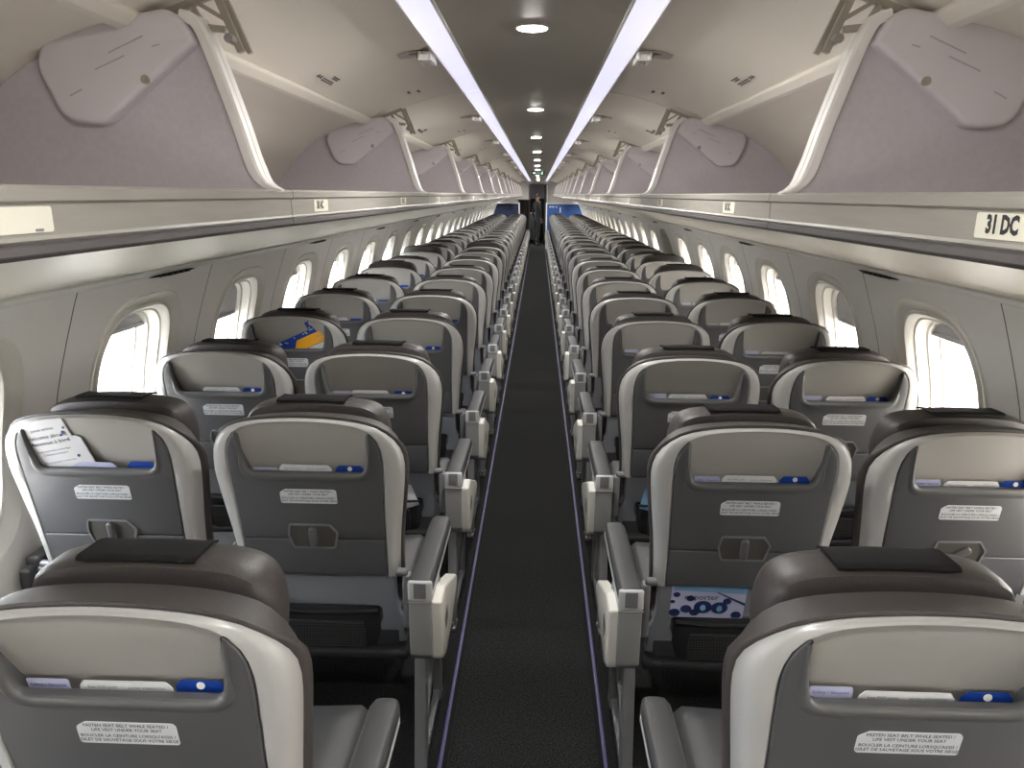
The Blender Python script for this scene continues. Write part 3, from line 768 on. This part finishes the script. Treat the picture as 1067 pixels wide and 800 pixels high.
# ------------------------------------------------------------------ overhead bins
DL = .016
BACK = [(.76,1.985),(.84,1.968),(.93,1.935),(1.03,1.880),(1.12,1.80),(1.19,1.71),(1.222,1.645)]
def bin_meshes(s):
    R = {}
    X = lambda u, v, d: (s*u, d, v)
    L = 1.996
    # lip with ledge and dark underside
    mb = MB(); q = [(x_, z_-DL) for x_, z_ in [(.52,1.690),(.503,1.692),(.4985,1.688),(.4985,1.676),(.503,1.673),(.503,1.640),(.500,1.636),(.505,1.632),(.56,1.632),(.56,1.68)]]
    mb.prism(q, 0, L, X); R['lip'] = mb.mesh('lip', 'lip_grey', 30)
    mb = MB(); q = [(x_, z_-DL) for x_, z_ in [(.505,1.633),(.500,1.630),(.500,1.622),(.508,1.616),(.60,1.612),(.60,1.633)]]
    mb.prism(q, 0, L, X); R['lip_base'] = mb.mesh('lip_base', 'lip_dark', 30)
    mb = MB(); bk = spline(BACK, 24)
    mb.loft([[(s*x, 0, z) for x, z in bk], [(s*x, L, z) for x, z in bk]], False)
    R['back'] = mb.mesh('back_shell', 'bin_cream', 40)
    mb = MB(); mb.box((min(s*.515, s*1.23), 0, 1.655-DL), (max(s*.515, s*1.23), L, 1.668-DL)); R['floor'] = mb.mesh('bin_floor', 'divider_grey')
    mb = MB(); q = [(.742,2.004),(.775,1.996),(.790,1.978),(.778,1.966),(.758,1.972),(.735,1.990)]
    mb.prism(rpoly(q, .006, 3), 0, L, X); R['beam'] = mb.mesh('hinge_beam', 'bin_cream', 40)
    LE = L-.045
    # end panel at the forward end
    EP = [(.515,1.667-DL),(.545,1.72),(.565,1.79),(.605,1.91),(.632,1.975),(.66,1.992),(.74,1.996)]+spline(BACK, 14)
    mb = MB(); mb.prism(EP, LE-.03, LE, X); R['end'] = mb.mesh('end_panel', 'divider_grey', 30)
    # white edge trim
    mb = MB(); path = spline([(.500,1.690-DL),(.518,1.696-DL),(.535,1.712-DL),(.550,1.735),(.568,1.80),(.603,1.91),(.626,1.972),(.640,1.990),(.665,1.998)], 26)
    rings = []
    for j, (x, z) in enumerate(path):
        a = Vector(path[min(j+1, 25)])-Vector(path[max(j-1, 0)]); a.normalize(); nn = Vector((-a.y, a.x))   # pointing inboard/up-left in (x,z)
        sec = []
        fl = .03*max(0, 1-j/6)**2; kk = .82*min(1, .25+j/5)
        for dn, dy in ((-.016,-.040),(.004,-.043),(.010,-.038),(.011,-.016),(.007,-.013),(.011,-.010),(.012,.016+fl),(.006,.022+fl),(-.016,.020+fl)):
            sec.append((s*(x+nn.x*dn*kk), LE-.012+dy*kk, z+nn.y*dn*kk))
        rings.append(sec)
    mb.loft(rings, True, True, True); R['trim'] = mb.mesh('edge_trim', 'trim_white', 35)
    # hinge cover plate
    hc = rpoly([(.905,1.968),(.668,2.008),(.634,1.945),(.825,1.796),(.905,1.800),(.952,1.915)], [.055,.05,.012,.045,.05,.06], 8)
    mb = MB(); mb.prism(hc, LE-.062, LE-.028, X, .010); R['cover'] = mb.mesh('hinge_cover', 'cover_grey', 45)
    hc2 = inset(hc[::-1] if 0 else hc, 0)
    mb = MB(); sc = []
    mb.tube([(s*.735, LE-.0635, 1.878), (s*.735, LE-.055, 1.878)], .0085, 12); mb.tube([(s*.735, LE-.066, 1.878), (s*.735, LE-.06, 1.878)], .004, 10); R['screw'] = mb.mesh('screw', 'bracket_grey')
    mb = MB()
    for (a, b, c, d) in ((.73,1.955,.80,1.925), (.77,1.92,.83,1.895), (.86,1.86,.885,1.848), (.70,1.94,.715,1.936)):
        mb.bar((s*a, LE-.0625, b), (s*c, LE-.0625, d), .0025, .0006)
    R['scuff'] = mb.mesh('scuff_marks', 'scuff')
    # hinge truss
    mb = MB(); y = LE-.012
    for a, b, w in (((.562,1.935),(.604,2.040),.013), ((.604,2.040),(.745,1.990),.013), ((.745,1.990),(.59,1.975),.012), ((.655,2.020),(.63,1.978),.010), ((.700,2.003),(.675,1.984),.009), ((.584,1.99),(.64,2.022),.008)):
        mb.bar((s*a[0], y, a[1]), (s*b[0], y, b[1]), w, .014)
    mb.bar((s*.550, y+.014, 1.935), (s*.596, y+.014, 2.045), .010, .010)
    R['truss'] = mb.mesh('hinge_bracket', 'bracket_grey')
    mb = MB(); mb.tube([(s*.575, y-.03, 1.955), (s*.575, y+.03, 1.955)], .009, 10); R['pivot'] = mb.mesh('pivot', 'steel')
    # raised door, a shallow curve from the light strip out to the beam
    dp = [(.330,2.122),(.40,2.113),(.50,2.091),(.60,2.058),(.68,2.026),(.742,2.000)]
    dp = spline(dp, 16)
    up = [(x+.01, z+.018) for x, z in dp[::-1]]
    mb = MB(); mb.prism(dp+up, .002, L-.004, X); R['door'] = mb.mesh('door', 'door_cream', 35)
    def dz(x):
        for (a, za), (b, zb) in zip(dp, dp[1:]):
            if x <= b: return za+(zb-za)*(x-a)/(b-a)
    # latch on the door's free edge
    mb = MB()
    for y0_, y1_ in ((-.055,-.04), (.04,.055), (-.012,.0)): mb.box((min(s*.328, s*.372), L/2+y0_, 2.084), (max(s*.328, s*.372), L/2+y1_, 2.112), .003)
    for x0_ in (.327, .362): mb.box((min(s*x0_, s*(x0_+.012)), L/2-.058, 2.084), (max(s*x0_, s*(x0_+.012)), L/2+.058, 2.112), .003)
    R['latch'] = mb.mesh('door_latch', 'white_plastic')
    mb = MB(); q = rpoly([(.372,-.05),(.42,-.05),(.445,-.03),(.445,.03),(.42,.05),(.372,.05)], .012, 3)
    rows = []
    mb.prism(q, 0, .004, lambda u, v, d: (s*u, L/2+v, dz(u)-.003+d-.0)); mb.box((min(s*.385, s*.41), L/2-.02, dz(.40)-.008), (max(s*.385, s*.41), L/2+.02, dz(.40)-.003), .002)
    R['plate'] = mb.mesh('latch_plate', 'plate_grey')
    # small printed notices on the door: rows of dark dashes and two warning triangles
    mb = MB()
    def dash(x, y, lx, ly, ang=0):
        mb.box((min(s*x, s*(x+lx)), y, dz(x+lx/2)-.0035-.004*lx*30*0), (max(s*x, s*(x+lx)), y+ly, dz(x+lx/2)-.001))
    for r_, (a, b) in enumerate(((-.01,.055),(.0,.05),(-.05,.06),(-.045,.065))):
        yy = L/2+a-.03
        while yy < L/2+b-.03:
            w_ = random.uniform(.006, .014); dash(.648+.009*r_+(.006 if r_ > 1 else 0), yy, .0035, w_); yy += w_+.003
    for yy in (L/2-.105, L/2-.13):
        mb.prism([(.668,yy),(.680,yy-.006),(.680,yy+.008)], 0, .0025, lambda u, v, d: (s*u, v, dz(u)-.003+d))
    for x_, y_ in ((.525,1.66),(.49,1.70)):
        for j in range(2): dash(x_+.006*j, y_+.01*j, .0035, .06-.014*j)
    R['notice'] = mb.mesh('printed_notice', 'ink')
    return R
BIN0 = 1.600-4.0
NB = 14
PLAC = {-1: {0: ''}, 1: {}}
for s in (-1, 1):
    R = bin_meshes(s)
    side_ = 'left' if s < 0 else 'right'
    for i in range(NB):
        y = BIN0+2.0*i
        vis = i-1
        lab = 'open cream overhead bin on the %s, %s from the camera' % (side_, ORD[vis] if vis > 0 else 'nearest') if vis >= 0 else 'open cream overhead bin on the %s, behind the camera' % side_
        t = thing('overhead_bin', lab, 'overhead bin', (0, y, 0), 'overhead bins')
        obj('lip', R['lip'], t); obj('lip_base', R['lip_base'], t); obj('back_shell', R['back'], t); obj('bin_floor', R['floor'], t); obj('hinge_beam', R['beam'], t)
        e = obj('end_panel', R['end'], t); obj('edge_trim', R['trim'], e)
        c = obj('hinge_cover', R['cover'], e); 
        if i < 5:
            obj('screw', R['screw'], e)
            if i < 3: obj('scuff_marks', R['scuff'], e)
        b = obj('hinge_bracket', R['truss'], t); obj('pivot', R['pivot'], b)
        d = obj('door', R['door'], t); obj('door_latch', R['latch'], d); obj('latch_plate', R['plate'], d)
        if i < 7: obj('printed_notice', R['notice'], d)
        # row number cards on the lip
        cards = {(-1, 1): [(.748, '')], (1, 1): [(.790, '31 DC')], (-1, 2): [(1.815, '30 AC'), (2.937, '29 AC')], (1, 2): [(1.94, '30 DC'), (3.03, '29 DC')],
                 (-1, 3): [(3.96, '28 AC'), (5.05, '27 AC')], (1, 3): [(4.13, '28 DC'), (5.22, '27 DC')]}.get((s, i), [])
        if not cards and i > 3: cards = [(y+.5, ''), (y+1.5, '')]
        for cy, tx_ in cards:
            W = .058 if tx_ else .05
            mb = MB(); mb.prism(rpoly([(-W,1.6435),(W,1.6435),(W,1.6705),(-W,1.6705)], .003, 2), s*.5018, s*.5032, lambda u, v, d: (d, u, v))
            pc = obj('row_card', mb.mesh('row_card', 'placard_cream'), t, (0, cy-y, -DL))
            if tx_:
                me = text_mesh(tx_, .0255, lambda u, v: (s*.5014, -s*u*.80-s*(-.010), v+1.6578), 'ink', bold=.0014)
                obj('lettering', me, pc)
            elif i < 3:
                mb = MB(); mb.box((min(s*.5010, s*.5019), -s*.02-.014*0, 1.645), (max(s*.5010, s*.5019), -s*.02+.012, 1.6475)); obj('lettering', mb.mesh('lettering', 'ink_grey'), pc)

# ------------------------------------------------------------------ forward end of the cabin
PY = 23.75
def partition(s, m, label):
    t = thing('cabin_partition', label, 'partition', (s*.80, PY, 0))
    ie = -.51 if s > 0 else -.20
    q = rpoly([(ie,0),(.52,0),(.62,.5),(.60,1.05),(.47,1.385),(ie,1.385)], [0,0,.05,.1,.05,.02], 4)
    mb = MB(); mb.prism(q, 0, .05, lambda u, v, d: (s*u, d, v), .008); obj('panel', mb.mesh('panel', m), t)
    mb = MB(); mb.box((min(s*ie, s*(ie-.035)), -.01, 0), (max(s*ie, s*(ie-.035)), .06, 1.42), .006)
    mb.box((min(s*ie, s*.45), -.006, 1.386), (max(s*ie, s*.45), .055, 1.398), .003)
    obj('edge_post', mb.mesh('edge_post', 'trim_white'), t)
    return t
t = partition(1, 'partition_blue', 'blue cabin partition with white marks on the right of the aisle')
mb = MB()
for x_ in (-.42, -.36, -.31, -.22): mb.prism([(x_-.02,1.28),(x_+.02,1.28),(x_+.012,1.315),(x_-.015,1.31)], -.004, 0, lambda u, v, d: (u, d, v))
mb.box((-.11, -.005, 1.12), (-.085, 0, 1.28), .001)
obj('white_emblem', mb.mesh('white_emblem', 'white_plastic'), t)
partition(-1, 'partition_navy', 'dark navy cabin partition on the left of the aisle')
# bulkhead with a doorway
mb = MB(); yb = 26.2
for s in (-1, 1):
    mb.box((min(s*.32, s*1.5), yb, 0), (max(s*.32, s*1.5), yb+.06, 2.15))
mb.box((-.32, yb, 2.02), (.32, yb+.06, 2.15)); struct('wall_front', mb.mesh('wall_front', 'bulkhead'))
t = thing('cabin_door', 'dark open door panel at the right of the far doorway', 'door', (.27, yb-.35, 0))
mb = MB(); mb.prism(rpoly([(-.06,0),(.025,0),(.025,1.98),(-.06,1.98)], .01, 3), 0, .32, lambda u, v, d: (u, d, v), .01); obj('panel', mb.mesh('panel', 'door_dark'), t)
mb = MB(); mb.box((.028, -.02, 0), (.05, .03, 1.98), .005); obj('edge_trim', mb.mesh('edge_trim', 'trim_white'), t)
t = thing('galley_curtain', 'dark brown drawn curtain beside the far doorway', 'curtain', (-.44, yb-1.6, 0))
mb = MB(); pts = []
for j in range(41):
    u = -.19+.38*j/40; pts.append((u, .018*math.sin(j*1.15)))
mb.loft([[(u, v, .02) for u, v in pts], [(u*.98, v*.9, .8) for u, v in pts], [(u, v, 1.50) for u, v in pts]], False); obj('cloth', mb.mesh('cloth', 'curtain_brown', 80), t)
mb = MB(); mb.tube([(-.22, 0, 1.51), (.2, 0, 1.51)], .012, 8); obj('rail', mb.mesh('rail', 'steel'), t)
# galley behind the doorway
mb = MB(); mb.box((-1.0, yb+2.3, 0), (1.0, yb+2.36, 2.2)); mb.box((-1.04, yb+.06, 0), (-1.0, yb+2.36, 2.2)); mb.box((1.0, yb+.06, 0), (1.04, yb+2.36, 2.2)); mb.box((-1.04, yb+.06, 2.14), (1.04, yb+2.36, 2.2))
struct('wall_galley', mb.mesh('wall_galley', 'bulkhead'))
t = thing('galley_light', 'pale lit panel light in the far galley ceiling', 'light', (-.05, yb+1.2, 2.12))
mb = MB(); mb.box((-.3, -.4, .0), (.3, .4, .012), .004); obj('diffuser', mb.mesh('diffuser', 'strip_glow'), t)
mb = MB(); mb.box((-.32, -.42, .006), (.32, .42, .016), .004); obj('rim', mb.mesh('rim', 'white_plastic'), t)
t = thing('added_dark_cabinet', 'added black cabinet that darkens the view beyond the far doorway', 'cabinet', (.15, yb+2.0, 0))  # cabinet added so the lower part of the doorway reads dark
mb = MB(); mb.box((-.6, 0, 0), (.6, .28, 1.52), .01); obj('body', mb.mesh('body', 'door_dark'), t)
for z_ in (.1, .6, 1.06):
    for x_ in (-.3, .3):
        mb = MB(); mb.box((x_-.27, -.015, z_), (x_+.27, 0, z_+.42), .006); d_ = obj('door', mb.mesh('door', 'uniform_black'), t)
        mb = MB(); mb.box((x_-.05, -.03, z_+.2), (x_+.05, -.014, z_+.22), .005); obj('handle', mb.mesh('handle', 'steel'), d_)
t = thing('galley_cart', 'grey galley cart standing behind the person in the far doorway', 'cart', (-.18, yb+1.25, 0))
mb = MB(); mb.box((-.2, -.3, .08), (.2, .3, 1.0), .015); obj('body', mb.mesh('body', 'frame_grey'), t)
mb = MB(); mb.box((-.21, -.31, 1.0), (.21, .31, 1.03), .01); obj('top', mb.mesh('top', 'white_plastic'), t)
for x_ in (-.16, .16):
    for y_ in (-.25, .25):
        mb = MB(); mb.tube([(x_-.012, y_, .04), (x_+.012, y_, .04)], .04, 14); obj('wheel', mb.mesh('wheel', 'black_edge'), t)
mb = MB(); mb.box((-1.5, Y0-.06, 0), (1.5, Y0, 2.25)); struct('wall_rear', mb.mesh('wall_rear', 'plate_grey'))
# exit sign under the ceiling
t = thing('exit_sign', 'small dark green exit sign hanging from the ceiling over the aisle', 'sign', (.005, 15.0, 2.03))
mb = MB(); mb.box((-.125, -.02, 0), (.125, .02, .085), .006); obj('housing', mb.mesh('housing', 'exit_dark'), t)
mb = MB(); mb.box((-.02, -.008, .085), (.02, .008, .09)); obj('mount', mb.mesh('mount', 'white_plastic'), t)
mb = MB(); yf = -.0205
def sg(q): mb.prism(q, yf-.001, yf+.002, lambda u, v, d: (u, d, v))
sg([(-.105,.042),(-.08,.062),(-.08,.049),(-.05,.049),(-.05,.036),(-.08,.036),(-.08,.022)])
for cx in (.075,):
    sg([(cx+.008+.008*math.cos(2*pi*j/10), .066+.008*math.sin(2*pi*j/10)) for j in range(10)])
    sg([(cx-.012,.055),(cx+.012,.058),(cx+.008,.035),(cx-.008,.035)]); sg([(cx-.008,.036),(cx+.0,.036),(cx-.018,.014),(cx-.026,.016)]); sg([(cx+.0,.036),(cx+.009,.036),(cx+.022,.022),(cx+.018,.014)])
obj('pictogram', mb.mesh('pictogram', 'exit_glow'), t)

# ------------------------------------------------------------------ person standing in the far doorway
def person(loc, rz):
    root = thing('person', 'person in dark clothes standing in the far doorway', 'person', loc, None, (0, 0, rz))
    J = [((0,0,.93),.115,.085), ((0,0,1.05),.11,.08), ((0,.0,1.2),.125,.085), ((0,.005,1.34),.14,.085), ((0,.01,1.43),.07,.06), ((0,.0,1.49),.045,.045), ((0,-.015,1.56),.06,.07), ((0,-.015,1.63),.062,.078), ((0,-.005,1.68),.04,.05)]
    E = [(i, i+1) for i in range(8)]
    def chain(fr, pts):
        a = fr
        for p in pts:
            J.append(p); E.append((a, len(J)-1)); a = len(J)-1
        return a
    tips = []
    for s in (-1, 1):
        chain(0, [((s*.09,0,.86),.09,.09), ((s*.095,.01,.68),.078,.08), ((s*.10,.0,.48),.056,.058), ((s*.10,.02,.30),.05,.055), ((s*.10,.03,.10),.036,.04), ((s*.105,-.03,.04),.036,.03), ((s*.115,-.13,.03),.034,.022)])
        h = chain(3, [((s*.16,.01,1.385),.06,.06), ((s*.205,.02,1.25),.048,.05), ((s*.235,.03,1.10),.04,.042), ((s*.24,.0,.96),.032,.034), ((s*.24,-.03,.85),.024,.028), ((s*.238,-.045,.80),.016,.032)])
        tips.append((s, h))
    me = bpy.data.meshes.new('body'); me.from_pydata([j[0] for j in J], E, [])
    o = obj('body', me, root)
    sm = o.modifiers.new('s', 'SKIN'); sv = me.skin_vertices[0].data
    for k, j in enumerate(J): sv[k].radius = (j[1], j[2]); sv[k].use_root = (k == 0)
    o.modifiers.new('d', 'SUBSURF').levels = 2
    dg = bpy.context.evaluated_depsgraph_get(); dg.update()
    m2 = bpy.data.meshes.new_from_object(o.evaluated_get(dg)); o.modifiers.clear(); o.data = m2; bpy.data.meshes.remove(me); m2.name = 'body'
    m2.materials.clear()
    for n_ in ('uniform_black', 'skin', 'door_dark'): m2.materials.append(M[n_])
    for p in m2.polygons:
        c = p.center; p.material_index = 1 if (c.z > 1.47 or (abs(c.x) > .19 and c.z < .90)) else (2 if c.z < .07 else 0); p.use_smooth = True
    mb = MB()
    for s, h in tips:
        for k in range(4):
            a = Vector((s*.238, -.068+.018*k, .795-abs(k-1.4)*.004)); l = (.062, .07, .066, .052)[k]
            mb.tube([a, a+Vector((-s*.004, -.002, -l*.45)), a+Vector((-s*.014, -.004, -l*.8)), a+Vector((-s*.024, -.004, -l))], [.0085,.0085,.0075,.004], 8)
        mb.tube([(s*.232,-.06,.835), (s*.222,-.085,.81), (s*.214,-.095,.785), (s*.21,-.098,.77)], [.011,.0105,.009,.005], 8)
    obj('fingers', mb.mesh('fingers', 'skin', 80), root)
    mb = MB(); mb.tube([(0,-.088,1.60), (0,-.105,1.572), (0,-.092,1.562)], [.008,.014,.008], 8); obj('nose', mb.mesh('nose', 'skin', 80), root)
    for s in (-1, 1):
        mb = MB(); mb.tube([(s*.028,-.079,1.605), (s*.028,-.087,1.605)], [.011,.006], 8); obj('eye', mb.mesh('eye', 'hair'), root)
        mb = MB(); mb.tube([(s*.066,.0,1.565), (s*.074,.004,1.59), (s*.068,.0,1.61)], [.008,.014,.008], 8); obj('ear', mb.mesh('ear', 'skin', 80), root)
    mb = MB(); mb.tube([(-.022,-.079,1.535), (0,-.088,1.535), (.022,-.079,1.535)], .006, 8); obj('mouth', mb.mesh('mouth', 'mouth'), root)
    mb = MB(); rings = []
    for k in range(9):
        t = k/8*pi*.56
        rings.append([(.073*math.sin(t)*math.cos(2*pi*i/20), .006+.088*math.sin(t)*math.sin(2*pi*i/20)+.0, 1.615+.092*math.cos(t)+(-.05*max(0, math.sin(2*pi*i/20))+.03*max(0, -math.sin(2*pi*i/20)))*(t/1.76)) for i in range(20)])
    mb.loft(rings, True, True, False); obj('hair', mb.mesh('hair', 'hair', 80), root)
    mb = MB(); mb.prism([(-.035,1.44),(.035,1.44),(.008,1.27),(-.008,1.27)], -.098, -.085, lambda u, v, d: (u, d, v), .003); obj('shirt', mb.mesh('shirt', 'label_white'), root)
    return root
person((-.02, 25.3, 0), 2.1)

# ------------------------------------------------------------------ outside: apron and sky
mb = MB(); mb.add([(-80, -80, -3.2), (80, -80, -3.2), (80, 110, -3.2), (-80, 110, -3.2)], [(0, 1, 2, 3)]); struct('ground_apron', mb.mesh('ground_apron', 'tarmac'))
w = bpy.data.worlds.new('sky'); S.world = w; w.use_nodes = True; nt = w.node_tree
bg = nt.nodes['Background']
tc = nt.nodes.new('ShaderNodeTexCoord'); sp = nt.nodes.new('ShaderNodeSeparateXYZ'); mr = nt.nodes.new('ShaderNodeMapRange')
mr.inputs['From Min'].default_value = -.8; mr.inputs['From Max'].default_value = .8
rp = nt.nodes.new('ShaderNodeValToRGB'); rp.color_ramp.elements[0].color = (.86, .91, 1.0, 1); rp.color_ramp.elements[1].color = (1.0, .91, .83, 1)
nt.links.new(tc.outputs['Generated'], sp.inputs[0]); nt.links.new(sp.outputs['X'], mr.inputs['Value']); nt.links.new(mr.outputs[0], rp.inputs['Fac']); nt.links.new(rp.outputs['Color'], bg.inputs['Color'])
bg.inputs['Strength'].default_value = 6.0

# ------------------------------------------------------------------ camera
cam = bpy.data.cameras.new('camera'); co = bpy.data.objects.new('camera', cam); COL.objects.link(co); S.camera = co
cam.sensor_fit = 'HORIZONTAL'; cam.sensor_width = 36; cam.lens = 770/1067*36; cam.clip_start = .02; cam.clip_end = 500
pitch, yaw, roll = .2513, .0332, .0071
fw = Vector((-math.sin(yaw)*math.cos(pitch), math.cos(yaw)*math.cos(pitch), -math.sin(pitch)))
r = Vector((math.cos(yaw), math.sin(yaw), 0)); u = r.cross(fw)
r2 = r*math.cos(roll)+u*math.sin(roll); u2 = -r*math.sin(roll)+u*math.cos(roll)
mw = Matrix(((r2.x, u2.x, -fw.x, .0213), (r2.y, u2.y, -fw.y, 0), (r2.z, u2.z, -fw.z, 1.67), (0, 0, 0, 1)))
co.matrix_world = mw
S.view_settings.view_transform = 'Standard'; S.view_settings.look = 'None'; S.view_settings.gamma = 1; S.view_settings.use_curve_mapping = False
S.view_settings.exposure = 1.95
try:
    S.cycles.use_denoising = True; S.cycles.max_bounces = 10; S.cycles.diffuse_bounces = 6; S.cycles.sample_clamp_indirect = 0
except Exception: pass
